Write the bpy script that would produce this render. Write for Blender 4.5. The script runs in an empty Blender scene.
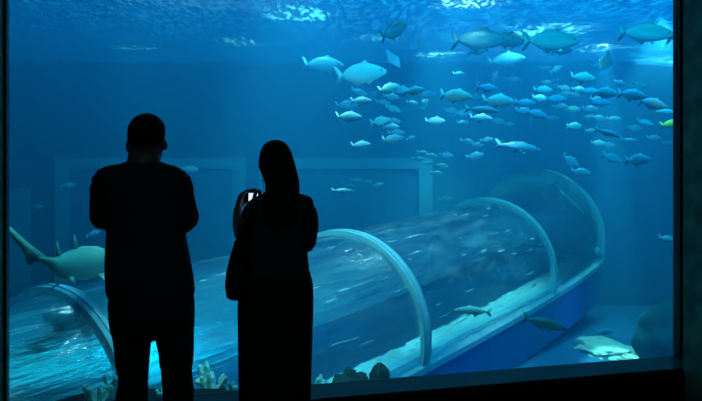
import bpy, bmesh, math, random
from mathutils import Vector, Matrix
random.seed(7)
S = bpy.context.scene; C = S.collection
R = math.radians

# ------------------------------------------------------------------ camera
CZ = 1.58; F = 700.0; HY = 158.0
cam = bpy.data.cameras.new('camera'); co = bpy.data.objects.new('camera', cam); C.objects.link(co)
co.location = (0, 0, CZ); co.rotation_euler = (R(90), 0, 0)
cam.sensor_width = 36; cam.lens = 36*F/702; cam.shift_y = -(200.5-HY)/702
cam.clip_start = .05
S.camera = co
def at(px, py, Y): return Vector(((px-351)/F*Y, Y, CZ-(py-HY)/F*Y))
S.view_settings.view_transform = 'Standard'; S.view_settings.look = 'None'
S.view_settings.gamma = 1; S.view_settings.use_curve_mapping = False
S.view_settings.exposure = -0.1

# ------------------------------------------------------------------ materials
def mat(name, col, rough=.6, spec=.3, noise=None, bump=0, nscale=8, metal=0, emis=None, estr=0):
    m = bpy.data.materials.new(name); m.use_nodes = True; nt = m.node_tree; b = nt.nodes['Principled BSDF']
    b.inputs['Base Color'].default_value = (*col, 1); b.inputs['Roughness'].default_value = rough
    b.inputs['Specular IOR Level'].default_value = spec; b.inputs['Metallic'].default_value = metal
    if emis: b.inputs['Emission Color'].default_value = (*emis, 1); b.inputs['Emission Strength'].default_value = estr
    if noise or bump:
        tc = nt.nodes.new('ShaderNodeTexCoord'); n = nt.nodes.new('ShaderNodeTexNoise')
        n.inputs['Scale'].default_value = nscale; n.inputs['Detail'].default_value = 5
        nt.links.new(tc.outputs['Object'], n.inputs['Vector'])
        if noise:
            r = nt.nodes.new('ShaderNodeValToRGB'); r.color_ramp.elements[0].position = .35; r.color_ramp.elements[1].position = .65
            r.color_ramp.elements[0].color = (*noise, 1); r.color_ramp.elements[1].color = (*col, 1)
            nt.links.new(n.outputs['Fac'], r.inputs['Fac']); nt.links.new(r.outputs['Color'], b.inputs['Base Color'])
        if bump:
            bp = nt.nodes.new('ShaderNodeBump'); bp.inputs['Strength'].default_value = bump; bp.inputs['Distance'].default_value = .02
            nt.links.new(n.outputs['Fac'], bp.inputs['Height']); nt.links.new(bp.outputs['Normal'], b.inputs['Normal'])
    return m

def fish_mat(name, back, belly, rough=.45, lo=-.10, hi=.16):
    # countershaded fish: darker back, paler belly (its own colour, follows the body)
    m = bpy.data.materials.new(name); m.use_nodes = True; nt = m.node_tree; b = nt.nodes['Principled BSDF']
    tc = nt.nodes.new('ShaderNodeTexCoord'); sp = nt.nodes.new('ShaderNodeSeparateXYZ'); nt.links.new(tc.outputs['Object'], sp.inputs[0])
    n = nt.nodes.new('ShaderNodeTexNoise'); n.inputs['Scale'].default_value = 9; nt.links.new(tc.outputs['Object'], n.inputs['Vector'])
    ad = nt.nodes.new('ShaderNodeMath'); ad.operation = 'MULTIPLY_ADD'; ad.inputs[1].default_value = .06
    nt.links.new(n.outputs['Fac'], ad.inputs[0]); nt.links.new(sp.outputs['Z'], ad.inputs[2])
    mr = nt.nodes.new('ShaderNodeMapRange'); mr.inputs['From Min'].default_value = lo; mr.inputs['From Max'].default_value = hi
    nt.links.new(ad.outputs[0], mr.inputs['Value'])
    r = nt.nodes.new('ShaderNodeValToRGB'); r.color_ramp.elements[0].color = (*belly, 1); r.color_ramp.elements[1].color = (*back, 1)
    nt.links.new(mr.outputs[0], r.inputs['Fac']); nt.links.new(r.outputs['Color'], b.inputs['Base Color'])
    b.inputs['Roughness'].default_value = rough; b.inputs['Specular IOR Level'].default_value = .6
    return m
M = {}
M['dark_wall'] = mat('dark_plaster', (.13, .36, .28), .7, .3, noise=(.06, .20, .17), bump=.4, nscale=9)
M['black_wall'] = mat('black_paint', (.008, .009, .010), .8, .2, noise=(.006, .006, .007), nscale=5)
M['carpet'] = mat('dark_carpet', (.020, .012, .012), .95, .1, noise=(.012, .008, .008), bump=.5, nscale=60)
M['riser'] = mat('dark_riser', (.014, .009, .009), .9, .1, noise=(.010, .007, .007), bump=.2, nscale=40)
M['sill'] = mat('sill_stone', (.014, .022, .026), .5, .3, noise=(.010, .017, .020), nscale=6)
M['trim'] = mat('black_trim', (.018, .035, .035), .5, .3, noise=(.012, .025, .025), nscale=12)
M['tank_wall'] = mat('tank_blue_wall', (.05, .26, .50), .85, .1, noise=(.045, .235, .47), nscale=.8)
M['tank_floor'] = mat('tank_floor', (.04, .20, .44), .9, .1, noise=(.03, .16, .38), bump=.6, nscale=2.5)
M['pane'] = mat('far_pane', (.05, .30, .62), .5, .2, noise=(.045, .28, .58), nscale=.7)
M['far_frame'] = mat('far_frame', (.14, .50, .80), .7, .2, noise=(.12, .46, .76), nscale=2)
M['ring'] = mat('ring_metal', (.26, .56, .64), .45, .4, noise=(.20, .46, .54), bump=.2, nscale=14)
M['kerb'] = mat('kerb_paint', (.36, .66, .76), .6, .4, noise=(.28, .56, .68), bump=.3, nscale=6)
M['plinth'] = mat('plinth_blue', (.04, .20, .50), .85, .1, noise=(.03, .16, .44), nscale=3)
M['sand'] = mat('pale_sand', (.88, .92, .85), .95, .1, noise=(.50, .62, .60), bump=.8, nscale=9)
M['walk'] = mat('walkway', (.03, .05, .08), .7, .3, noise=(.02, .04, .06), nscale=5)
M['rock'] = mat('mossy_rock', (.06, .10, .07), .9, .2, noise=(.015, .03, .02), bump=1, nscale=7)
M['boulder'] = mat('boulder', (.02, .10, .13), .9, .1, noise=(.012, .07, .10), bump=.5, nscale=3)
M['bright'] = fish_mat('bright_silver_fish', (.80, 1, .9), (.85, 1, .92))
M['coral'] = mat('pale_coral', (.85, 1.0, .85), .8, .2, noise=(.30, .62, .58), bump=1, nscale=10)
M['weed'] = mat('green_weed', (.12, .42, .22), .8, .2, noise=(.08, .30, .18), nscale=12)
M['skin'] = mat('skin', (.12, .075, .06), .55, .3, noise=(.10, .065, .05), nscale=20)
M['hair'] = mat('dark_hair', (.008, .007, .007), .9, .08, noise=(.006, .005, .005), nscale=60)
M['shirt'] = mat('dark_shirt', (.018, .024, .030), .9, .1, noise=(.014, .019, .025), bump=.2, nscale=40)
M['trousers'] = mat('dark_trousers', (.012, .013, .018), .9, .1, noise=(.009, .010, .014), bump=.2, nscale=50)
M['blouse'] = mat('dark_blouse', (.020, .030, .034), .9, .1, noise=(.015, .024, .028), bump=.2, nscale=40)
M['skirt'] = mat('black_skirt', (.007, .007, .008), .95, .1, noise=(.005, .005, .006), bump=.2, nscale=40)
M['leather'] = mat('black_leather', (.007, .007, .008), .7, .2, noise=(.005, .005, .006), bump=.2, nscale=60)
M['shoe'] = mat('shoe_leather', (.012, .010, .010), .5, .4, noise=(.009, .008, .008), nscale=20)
M['eye'] = mat('eye_gloss', (.02, .02, .02), .1, .6, noise=(.015, .015, .015), nscale=20)
M['phone'] = mat('phone_shell', (.02, .02, .022), .3, .5, noise=(.018, .018, .02), nscale=20)
M['screen'] = mat('phone_screen', (.5, .6, .9), .2, .5, noise=(.45, .55, .85), nscale=10, emis=(.62, .72, 1.0), estr=1.3)

M['silver'] = fish_mat('silver_fish', (.50, .85, .80), (.75, .95, .95))
M['pale'] = fish_mat('pale_blue_fish', (.18, .46, .58), (.32, .62, .78))
M['faint'] = fish_mat('faint_blue_fish', (.10, .34, .50), (.18, .46, .64))
M['darkfish'] = fish_mat('dark_green_fish', (.02, .08, .07), (.07, .22, .22))
M['jack'] = fish_mat('jack_fish', (.04, .20, .15), (.42, .80, .72), lo=-.12, hi=.10)
M['yellow'] = fish_mat('yellow_fish', (.55, 1.0, .12), (.75, 1.0, .25))
M['shark'] = fish_mat('shark_skin', (.22, .46, .36), (.60, .80, .70), .7, lo=-.16, hi=.02)

# ------------------------------------------------------------------ mesh helpers
def link(name, me, parent=None, m=None):
    o = bpy.data.objects.new(name, me); C.objects.link(o)
    if m: me.materials.append(m)
    if parent: o.parent = parent
    return o
def obj(name, bm, m, parent=None, smooth=True):
    me = bpy.data.meshes.new(name); bmesh.ops.recalc_face_normals(bm, faces=bm.faces); bm.to_mesh(me); bm.free()
    if smooth:
        for p in me.polygons: p.use_smooth = True
    return link(name, me, parent, m)
def tag(o, label, cat, group=None, kind=None):
    o['label'] = label; o['category'] = cat
    if group: o['group'] = group
    if kind: o['kind'] = kind
    return o
def struct(o, label=None):
    o['kind'] = 'structure'
    if label: o['label'] = label
    return o
def empty(name, loc=(0, 0, 0), rz=0):
    o = bpy.data.objects.new(name, None); C.objects.link(o); o.location = loc; o.rotation_euler.z = rz; o.empty_display_size = .1
    return o
def hexa(bm, P):      # 8 corners: bottom 4 then top 4
    v = [bm.verts.new(p) for p in P]
    for f in ((0,3,2,1), (4,5,6,7), (0,1,5,4), (1,2,6,5), (2,3,7,6), (3,0,4,7)): bm.faces.new([v[i] for i in f])
def box(bm, x0, x1, y0, y1, z0, z1): hexa(bm, [(x0,y0,z0), (x1,y0,z0), (x1,y1,z0), (x0,y1,z0), (x0,y0,z1), (x1,y0,z1), (x1,y1,z1), (x0,y1,z1)])
def loft(bm, rings, cap=True, closed=False):
    vs = [[bm.verts.new(p) for p in r] for r in rings]; n = len(rings[0]); k = len(vs)
    for i in range(k if closed else k-1):
        a, b = vs[i], vs[(i+1) % k]
        for j in range(n): bm.faces.new((a[j], a[(j+1) % n], b[(j+1) % n], b[j]))
    if cap and not closed: bm.faces.new(vs[0][::-1]); bm.faces.new(vs[-1])
def hring(z, xl, xr, ry, yc=0, n=28, pw=2.3):
    cx, rx = (xl+xr)/2, (xr-xl)/2; out = []
    for i in range(n):
        a = 2*math.pi*i/n; c, s = math.cos(a), math.sin(a)
        out.append((cx+rx*math.copysign(abs(c)**(2/pw), c), yc+ry*math.copysign(abs(s)**(2/pw), s), z))
    return out
def tube(bm, pts, rad, n=14, flat=1.0, up=(0, 0, 1)):
    pts = [Vector(p) for p in pts]; rings = []
    if not hasattr(rad, '__len__'): rad = [rad]*len(pts)
    for i, p in enumerate(pts):
        t = (pts[min(i+1, len(pts)-1)]-pts[max(i-1, 0)]).normalized()
        u = Vector(up)
        if abs(t.dot(u)) > .95: u = Vector((0, 1, 0)) if abs(t.y) < .9 else Vector((1, 0, 0))
        a = t.cross(u).normalized(); b = a.cross(t).normalized(); r = rad[i]
        rings.append([p+a*r*math.cos(2*math.pi*k/n)+b*r*flat*math.sin(2*math.pi*k/n) for k in range(n)])
    # rounded ends
    def endr(i, j, s):
        t = (pts[i]-pts[j]).normalized(); c = pts[i]
        return [c+t*rad[i]*s+(Vector(q)-c)*math.sqrt(max(0, 1-s*s)) for q in rings[i]]
    full = [endr(0, 1, .9), endr(0, 1, .6)]+rings+[endr(-1, -2, .6), endr(-1, -2, .9)]
    loft(bm, full)
def smoothpts(pts, rad, k=4):
    # Catmull-Rom through the points
    P = [Vector(p) for p in pts]; out = []; rr = []
    for i in range(len(P)-1):
        p0, p1, p2, p3 = P[max(i-1, 0)], P[i], P[i+1], P[min(i+2, len(P)-1)]
        for q in range(k):
            t = q/k
            out.append(.5*((2*p1)+(p2-p0)*t+(2*p0-5*p1+4*p2-p3)*t*t+(3*p1-p0-3*p2+p3)*t**3)); rr.append(rad[i]*(1-t)+rad[i+1]*t)
    return out+[P[-1]], rr+[rad[-1]]
def ball(bm, c, r, n=2):
    res = bmesh.ops.create_icosphere(bm, subdivisions=n, radius=1)
    rr = (r, r, r) if not hasattr(r, '__len__') else r
    for v in res['verts']: v.co = Vector((v.co.x*rr[0], v.co.y*rr[1], v.co.z*rr[2]))+Vector(c)
def remesh(name, bm, m, parent, voxel=.008, smooth=6):
    me = bpy.data.meshes.new('tmp'); bmesh.ops.recalc_face_normals(bm, faces=bm.faces); bm.to_mesh(me); bm.free()
    t = bpy.data.objects.new('tmp', me); C.objects.link(t)
    mod = t.modifiers.new('r', 'REMESH'); mod.mode = 'VOXEL'; mod.voxel_size = voxel; mod.use_smooth_shade = True
    sm = t.modifiers.new('s', 'SMOOTH'); sm.iterations = smooth; sm.factor = .5
    dg = bpy.context.evaluated_depsgraph_get(); dg.update()
    res = bpy.data.meshes.new_from_object(t.evaluated_get(dg)); res.name = name
    bpy.data.objects.remove(t); bpy.data.meshes.remove(me)
    for p in res.polygons: p.use_smooth = True
    res.materials.clear()
    return link(name, res, parent, m)

# ------------------------------------------------------------------ viewing room and window wall
ang = math.atan(.2475); D = Vector((math.cos(ang), math.sin(ang), 0)); N = Vector((math.sin(ang), -math.cos(ang), 0)); O = Vector((0, 3.983, 0))
def W(u, v, z): return O+D*u+N*v+Vector((0, 0, z))
def wbox(bm, u0, u1, v0, v1, z0, z1): hexa(bm, [W(u0,v1,z0), W(u1,v1,z0), W(u1,v0,z0), W(u0,v0,z0), W(u0,v1,z1), W(u1,v1,z1), W(u1,v0,z1), W(u0,v0,z1)])
UL, UR, ZB, ZT = -1.793, 2.153, .30, 3.0
def wb(name, args, m, parent=None, label=None):
    bm = bmesh.new()
    for a in args: wbox(bm, *a)
    o = obj(name, bm, M[m], parent, False)
    if not parent: struct(o, label)
    return o
wb('wall_front', [(-5.2, UL-.015, -.02, .45, -1.6, 6.0), (UR+.05, 9.0, -.02, .21, -1.6, 6.0), (2.035, 9.0, .21, .62, -.1, 6.0), (UL-.05, UR+.05, -.02, .21, -1.6, ZB-.03), (UL-.05, UR+.05, -.02, .45, ZT+.05, 6.0)], 'dark_wall', None, 'dark wall around the tank window')
win = empty('window_1', W(.18, 0, ZB)); struct(win, 'large clear viewing window into the blue tank')
def wpart(name, args, m):
    o = wb(name, args, m, win); o.matrix_parent_inverse = Matrix.Translation(-win.location); return o
wpart('window_frame', [(UL-.015, UL, -.03, .035, ZB-.03, ZT+.05), (UR, UR+.05, -.03, .035, ZB-.03, ZT+.05), (UL, UR, -.03, .035, ZT, ZT+.05)], 'trim')
wpart('window_sill', [(UL-.05, UR+.05, -.03, .21, ZB-.03, ZB)], 'sill')
# acrylic pane
gm = bpy.data.materials.new('acrylic_pane'); gm.use_nodes = True; nt = gm.node_tree; nt.nodes.clear()
o_ = nt.nodes.new('ShaderNodeOutputMaterial'); mx = nt.nodes.new('ShaderNodeMixShader'); tr = nt.nodes.new('ShaderNodeBsdfTransparent'); gl = nt.nodes.new('ShaderNodeBsdfGlossy'); fr = nt.nodes.new('ShaderNodeFresnel')
fr.inputs['IOR'].default_value = 1.25; gl.inputs['Roughness'].default_value = .02; tr.inputs['Color'].default_value = (.97, .99, 1, 1)
nt.links.new(fr.outputs[0], mx.inputs[0]); nt.links.new(tr.outputs[0], mx.inputs[1]); nt.links.new(gl.outputs[0], mx.inputs[2]); nt.links.new(mx.outputs[0], o_.inputs[0])
M['glass'] = gm
wpart('pane', [(UL, UR, -.012, .0, ZB, ZT)], 'glass')
wb('trim_1', [(UL-.05, UR+.05, .21, .225, 0, ZB-.03)], 'riser', None, 'dark riser under the window sill')
def sb(name, args, m, label=None):
    bm = bmesh.new()
    for a in args: box(bm, *a)
    return struct(obj(name, bm, M[m], None, False), label)
sb('floor', [(-4.2, 4.2, -2.5, 4.8, -.1, 0)], 'carpet', 'dark carpet floor of the viewing room')
sb('ceiling', [(-4.2, 4.2, -2.5, 4.4, 3.3, 3.4)], 'black_wall', 'black ceiling of the viewing room')
sb('wall_left', [(-4.3, -4.2, -2.6, 3.2, 0, 3.3)], 'black_wall', 'black side wall of the viewing room')
sb('wall_right', [(4.2, 4.3, -2.6, 4.8, 0, 3.3)], 'black_wall', 'black side wall of the viewing room')
sb('wall_rear', [(-4.3, 4.3, -2.6, -2.5, 0, 3.3)], 'black_wall', 'black wall behind the visitors')

# ------------------------------------------------------------------ tank shell
YB = 13.9; ZS = 3.49; ZF = -1.35
sb('wall_back', [(-8.2, 8.2, YB, YB+.2, ZF-.2, 7)], 'tank_wall', 'blue far wall of the tank')
sb('wall_tank_left', [(-8.2, -8.0, 2.6, YB, ZF-.2, 7)], 'tank_wall', 'blue left wall of the tank')
sb('wall_tank_right', [(8.0, 8.2, 5.7, YB, ZF-.2, 7)], 'tank_wall', 'blue right wall of the tank')
sb('floor_tank', [(-8.2, 8.2, 2.5, YB+.2, ZF-.2, ZF)], 'tank_floor', 'dark blue floor of the tank')
def far_window(k, x0, x1, z0, z1, bw, label):
    e = struct(empty('window_%d' % k, ((x0+x1)/2, YB, z0)), label)
    inv = Matrix.Translation(-e.location)
    bm = bmesh.new(); t = .07
    box(bm, x0, x0+bw, YB-t, YB, z0, z1); box(bm, x1-bw, x1, YB-t, YB, z0, z1); box(bm, x0+bw, x1-bw, YB-t, YB, z1-bw*.8, z1); box(bm, x0+bw, x1-bw, YB-t, YB, z0, z0+bw*.8)
    o = obj('window_frame', bm, M['far_frame'], e, False); o.matrix_parent_inverse = inv
    bm = bmesh.new(); box(bm, x0+bw, x1-bw, YB-.02, YB, z0+bw*.8, z1-bw*.8)
    o = obj('pane', bm, M['pane'], e, False); o.matrix_parent_inverse = inv
def fx(px): return (px-351)/F*YB
far_window(2, fx(56), fx(246), -1.1, CZ, .27, 'pale framed window in the far wall behind the standing man')
far_window(3, fx(259), fx(432), -1.1, CZ, .27, 'pale framed window in the far wall right of the woman')
far_window(4, fx(-90), fx(31), -1.1, CZ-.60, .44, 'lower pale framed window in the far wall at the left edge')

# water body (volume) and its surface
vm = bpy.data.materials.new('tank_water'); vm.use_nodes = True; nt = vm.node_tree; nt.nodes.clear()
o_ = nt.nodes.new('ShaderNodeOutputMaterial'); sc = nt.nodes.new('ShaderNodeVolumeScatter'); ab = nt.nodes.new('ShaderNodeVolumeAbsorption'); ad = nt.nodes.new('ShaderNodeAddShader')
sc.inputs['Color'].default_value = (.05, .46, 1, 1); sc.inputs['Density'].default_value = .115; sc.inputs['Anisotropy'].default_value = .3
ab.inputs['Color'].default_value = (.0, .55, .92, 1); ab.inputs['Density'].default_value = .06
nt.links.new(sc.outputs[0], ad.inputs[0]); nt.links.new(ab.outputs[0], ad.inputs[1]); nt.links.new(ad.outputs[0], o_.inputs['Volume'])
bm = bmesh.new()
plan = [W(-6, -.02, 0), W(8.0, -.02, 0), Vector((7.99, YB-.001, 0)), Vector((-7.99, YB-.001, 0))]
plan[0] = Vector((-7.99, 3.983+.2475*-7.99+.03, 0)); plan[1] = Vector((7.99, 3.983+.2475*7.99+.03, 0))
hexa(bm, [p+Vector((0, 0, ZF+.001)) for p in plan]+[p+Vector((0, 0, ZS-.03)) for p in plan])
w = obj('tank_water', bm, vm, None, False); w['kind'] = 'stuff'; tag(w, 'clear blue sea water filling the whole tank', 'water')

sm_ = bpy.data.materials.new('water_surface'); sm_.use_nodes = True; nt = sm_.node_tree; nt.nodes.clear(); nn = nt.nodes.new; L = nt.links.new
o_ = nn('ShaderNodeOutputMaterial'); tc = nn('ShaderNodeTexCoord')
mp = nn('ShaderNodeMapping'); mp.inputs['Scale'].default_value = (1.0, 1.5, 1); L(tc.outputs['Object'], mp.inputs[0])
n1 = nn('ShaderNodeTexNoise'); n1.inputs['Scale'].default_value = 3.2; n1.inputs['Detail'].default_value = 6; n1.inputs['Distortion'].default_value = .6; L(mp.outputs[0], n1.inputs['Vector'])
bp = nn('ShaderNodeBump'); bp.inputs['Strength'].default_value = .28; bp.inputs['Distance'].default_value = .05; L(n1.outputs['Fac'], bp.inputs['Height'])
gl = nn('ShaderNodeBsdfGlossy'); gl.inputs['Roughness'].default_value = .16; gl.inputs['Color'].default_value = (.66, .74, .78, 1); L(bp.outputs[0], gl.inputs['Normal'])
tr = nn('ShaderNodeBsdfTransparent'); tl = nn('ShaderNodeBsdfTranslucent'); tl.inputs['Color'].default_value = (.85, .97, 1, 1)
m1 = nn('ShaderNodeMixShader'); m1.inputs[0].default_value = .6; L(tr.outputs[0], m1.inputs[1]); L(gl.outputs[0], m1.inputs[2])
n2 = nn('ShaderNodeTexNoise'); n2.inputs['Scale'].default_value = 5; n2.inputs['Detail'].default_value = 3
mq = nn('ShaderNodeMapping'); mq.inputs['Scale'].default_value = (3.2, 1.1, 1); L(tc.outputs['Object'], mq.inputs[0]); L(mq.outputs[0], n2.inputs['Vector'])
rp = nn('ShaderNodeValToRGB'); rp.color_ramp.elements[0].position = .50; rp.color_ramp.elements[1].position = .60
rp.color_ramp.elements[0].color = (.004, .004, .004, 1); rp.color_ramp.elements[1].color = (.085, .085, .085, 1); L(n2.outputs['Fac'], rp.inputs[0])
m2 = nn('ShaderNodeMixShader'); L(rp.outputs[0], m2.inputs[0]); L(m1.outputs[0], m2.inputs[1]); L(tl.outputs[0], m2.inputs[2]); L(m2.outputs[0], o_.inputs[0])
bm = bmesh.new(); nx, ny = 120, 70; g = []
for j in range(ny+1):
    row = []
    for i in range(nx+1):
        x = -7.99+15.98*i/nx; y0 = 3.983+.2475*x+.03; y = y0+(YB-.01-y0)*j/ny
        z = ZS+.018*math.sin(x*2.3+y*1.1)+.014*math.sin(y*3.7-x*1.3)+.010*math.sin(x*5.1+y*4.3)
        row.append(bm.verts.new((x, y, z)))
    g.append(row)
for j in range(ny):
    for i in range(nx): bm.faces.new((g[j][i], g[j][i+1], g[j+1][i+1], g[j+1][i]))
w = obj('water_surface', bm, sm_); tag(w, 'rippled water surface seen from below along the top of the tank', 'water', kind='stuff')

# ------------------------------------------------------------------ acrylic tunnel
P0, P1, P2 = Vector((-2.334, 5.57, -.908)), Vector((2.532, 3.287, .141)), Vector((-.268, -.348, .002))
sB, sA = 2.437, 4.722; Rr, hh = 1.15, .294
SC = [-.34, 0, 1, sB, sA]
# centreline: quadratic fit
def cen(s): return P0+P1*s+P2*s*s
def tan(s):
    t = P1+P2*2*s; t.z = 0; return t.normalized()
send = sA
while cen(send).y < YB-.02 and send < 5.6: send += .01
def sec(s, prof):     # prof: list of (across, up)
    c = cen(s); t = tan(s); r = Vector((t.y, -t.x, 0))
    return [c+r*a+Vector((0, 0, b)) for a, b in prof]
def arch(rad, n=40):
    a0 = -math.asin(hh/rad); a1 = math.pi-a0
    return [(rad*math.cos(a0+(a1-a0)*i/n), hh+rad*math.sin(a0+(a1-a0)*i/n)) for i in range(n+1)]
tun = empty('viewing_tunnel', cen(1)); tag(tun, 'curved clear acrylic walk-through tunnel with pale metal hoops crossing the tank', 'tunnel')
inv = Matrix.Translation(-tun.location)
def tp(name, bm, m, smooth=True):
    o = obj(name, bm, m, tun, smooth); o.matrix_parent_inverse = inv; return o
# shell material
def acrylic(painted_sheen, painted_glint, bumps):
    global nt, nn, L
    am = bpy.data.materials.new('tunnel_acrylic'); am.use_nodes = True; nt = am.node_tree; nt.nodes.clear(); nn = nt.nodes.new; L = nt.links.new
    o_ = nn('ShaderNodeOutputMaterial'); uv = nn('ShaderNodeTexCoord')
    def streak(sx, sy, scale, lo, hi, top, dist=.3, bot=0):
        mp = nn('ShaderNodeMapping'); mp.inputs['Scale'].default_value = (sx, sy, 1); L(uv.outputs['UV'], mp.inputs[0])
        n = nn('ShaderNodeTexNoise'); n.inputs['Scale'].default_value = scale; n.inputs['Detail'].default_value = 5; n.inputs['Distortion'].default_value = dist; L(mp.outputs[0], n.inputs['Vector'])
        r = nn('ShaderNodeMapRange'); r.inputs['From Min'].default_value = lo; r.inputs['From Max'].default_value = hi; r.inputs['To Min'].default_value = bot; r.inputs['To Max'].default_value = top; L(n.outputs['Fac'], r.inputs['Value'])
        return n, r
    na, ra = streak(.55, 2.6, 2.2, .45, .75, painted_sheen, bot=painted_sheen*.1)     # broad pale bands painting reflected light onto the shell
    nb, rb = streak(.75, 10, 2.1, .62, .69, painted_glint)       # fine pale streaks painted in place of lamp glints
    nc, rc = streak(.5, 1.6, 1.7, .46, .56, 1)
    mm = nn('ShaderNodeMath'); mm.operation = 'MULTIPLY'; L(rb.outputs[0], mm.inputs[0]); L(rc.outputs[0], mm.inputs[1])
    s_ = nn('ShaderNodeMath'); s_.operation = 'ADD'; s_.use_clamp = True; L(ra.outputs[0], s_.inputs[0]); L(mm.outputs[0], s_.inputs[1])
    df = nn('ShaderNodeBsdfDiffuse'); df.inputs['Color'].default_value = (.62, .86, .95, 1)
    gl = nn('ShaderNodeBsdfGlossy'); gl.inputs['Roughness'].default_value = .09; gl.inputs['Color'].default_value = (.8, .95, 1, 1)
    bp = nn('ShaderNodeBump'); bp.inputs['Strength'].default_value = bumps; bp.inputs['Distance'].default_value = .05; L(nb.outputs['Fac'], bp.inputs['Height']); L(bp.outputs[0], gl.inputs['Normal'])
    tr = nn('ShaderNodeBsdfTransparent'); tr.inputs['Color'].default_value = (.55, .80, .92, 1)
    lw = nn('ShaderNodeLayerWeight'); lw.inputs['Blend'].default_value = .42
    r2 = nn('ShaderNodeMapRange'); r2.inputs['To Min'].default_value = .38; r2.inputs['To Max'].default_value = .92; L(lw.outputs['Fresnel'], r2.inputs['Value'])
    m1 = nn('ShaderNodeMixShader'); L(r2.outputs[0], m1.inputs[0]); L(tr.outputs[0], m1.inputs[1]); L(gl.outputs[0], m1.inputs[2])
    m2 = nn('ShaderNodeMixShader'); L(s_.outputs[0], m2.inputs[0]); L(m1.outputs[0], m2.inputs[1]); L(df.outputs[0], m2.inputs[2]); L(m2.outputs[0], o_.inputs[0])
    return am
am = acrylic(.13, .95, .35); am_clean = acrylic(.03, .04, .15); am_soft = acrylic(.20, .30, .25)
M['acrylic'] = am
cuts = SC+[send]
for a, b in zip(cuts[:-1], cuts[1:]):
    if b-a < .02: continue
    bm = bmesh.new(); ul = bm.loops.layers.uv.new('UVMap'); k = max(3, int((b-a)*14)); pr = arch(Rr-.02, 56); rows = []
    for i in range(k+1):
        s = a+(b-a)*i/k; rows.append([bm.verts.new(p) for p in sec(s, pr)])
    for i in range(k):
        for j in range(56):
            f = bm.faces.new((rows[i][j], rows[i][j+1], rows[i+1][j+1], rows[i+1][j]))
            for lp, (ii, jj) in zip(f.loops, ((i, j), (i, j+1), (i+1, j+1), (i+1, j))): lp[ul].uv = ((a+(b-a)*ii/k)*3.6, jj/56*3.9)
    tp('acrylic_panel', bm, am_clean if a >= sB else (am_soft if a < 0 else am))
def hoop(s, wd, th, m='ring'):
    bm = bmesh.new(); ds = wd/2/(P1+P2*2*s).length; rings = []
    po = arch(Rr+th, 56); pi_ = arch(Rr-.03, 56)
    A_, B_ = sec(s-ds, po), sec(s+ds, po); C_, E_ = sec(s+ds, pi_), sec(s-ds, pi_)
    rings = [[A_[i], B_[i], C_[i], E_[i]] for i in range(57)]
    loft(bm, rings)
    o = tp('hoop', bm, M[m])
    for p in o.data.polygons: p.use_smooth = False
    # raised rib down the middle of the hoop
    bm = bmesh.new(); d2 = ds*.28; po2 = arch(Rr+th+.012, 56)
    A_, B_ = sec(s-d2, po2), sec(s+d2, po2); C_, E_ = sec(s+d2, po), sec(s-d2, po)
    loft(bm, [[A_[i], B_[i], C_[i], E_[i]] for i in range(57)])
    r = obj('rib', bm, M['kerb'], o, False)
for s, wd in ((0, .125), (1, .15), (sB, .10), (sA, .20)): hoop(s, wd, .025)
def strip(name, prof, m, a=SC[0], b=None, k=60, jag=None):
    b = b or send; bm = bmesh.new(); rings = []
    for i in range(k+1):
        s = a+(b-a)*i/k; pr = list(prof)
        if jag: pr = [(x+(random.uniform(-jag, jag) if q in (0, 3) else 0), y) for q, (x, y) in enumerate(pr)]
        rings.append(sec(s, pr))
    loft(bm, rings); return tp(name, bm, M[m], False)
for sg in (1, -1):
    strip('kerb', [(sg*.96, .02), (sg*1.16, -.05), (sg*1.16, .02), (sg*1.08, .13), (sg*.96, .13)], 'kerb')
    strip('plinth_wall', [(sg*1.0, -.7), (sg*1.10, -.7), (sg*1.10, -.04), (sg*1.0, -.04)], 'plinth')
    if sg < 0: continue
    o = strip('sand_ledge', [(sg*.58, .055), (sg*.935, .055), (sg*.935, .10), (sg*.64, .10)], 'sand', k=150, jag=.05)
    o['label'] = 'pale sandy ledge'
strip('walkway', [(-.95, -.04), (.95, -.04), (.95, .02), (-.95, .02)], 'walk')

# ------------------------------------------------------------------ rocks, coral, sand
def blob(name, c, r, seed, m, sub=4, amp=.25, freq=2.2, flat=True):
    from mathutils import noise
    bm = bmesh.new(); bmesh.ops.create_icosphere(bm, subdivisions=sub, radius=1)
    for v in bm.verts:
        d = v.co.normalized(); n0 = d.copy(); k = 1+amp*noise.fractal(d*freq+Vector((seed*3.7, seed, 0)), 1.0, 2.0, 4)
        q = flat if isinstance(flat, float) else 1.0; d = Vector((d.x, d.y, math.copysign(abs(d.z)**q, d.z))); v.co = Vector((d.x*r[0]*k, d.y*r[1]*k, d.z*r[2]*(1+(k-1)*min(1, r[0]/r[2]))))
        if flat and v.co.z < -r[2]*.6: v.co.z = -r[2]*.6
    o = obj(name, bm, M[m]); o.location = (c[0], c[1], c[2]+r[2]*.6); return o
def floorpt(px, py): Y = (CZ-ZF)*F/(py-HY); return Vector(((px-351)/F*Y, Y, ZF))

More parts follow.
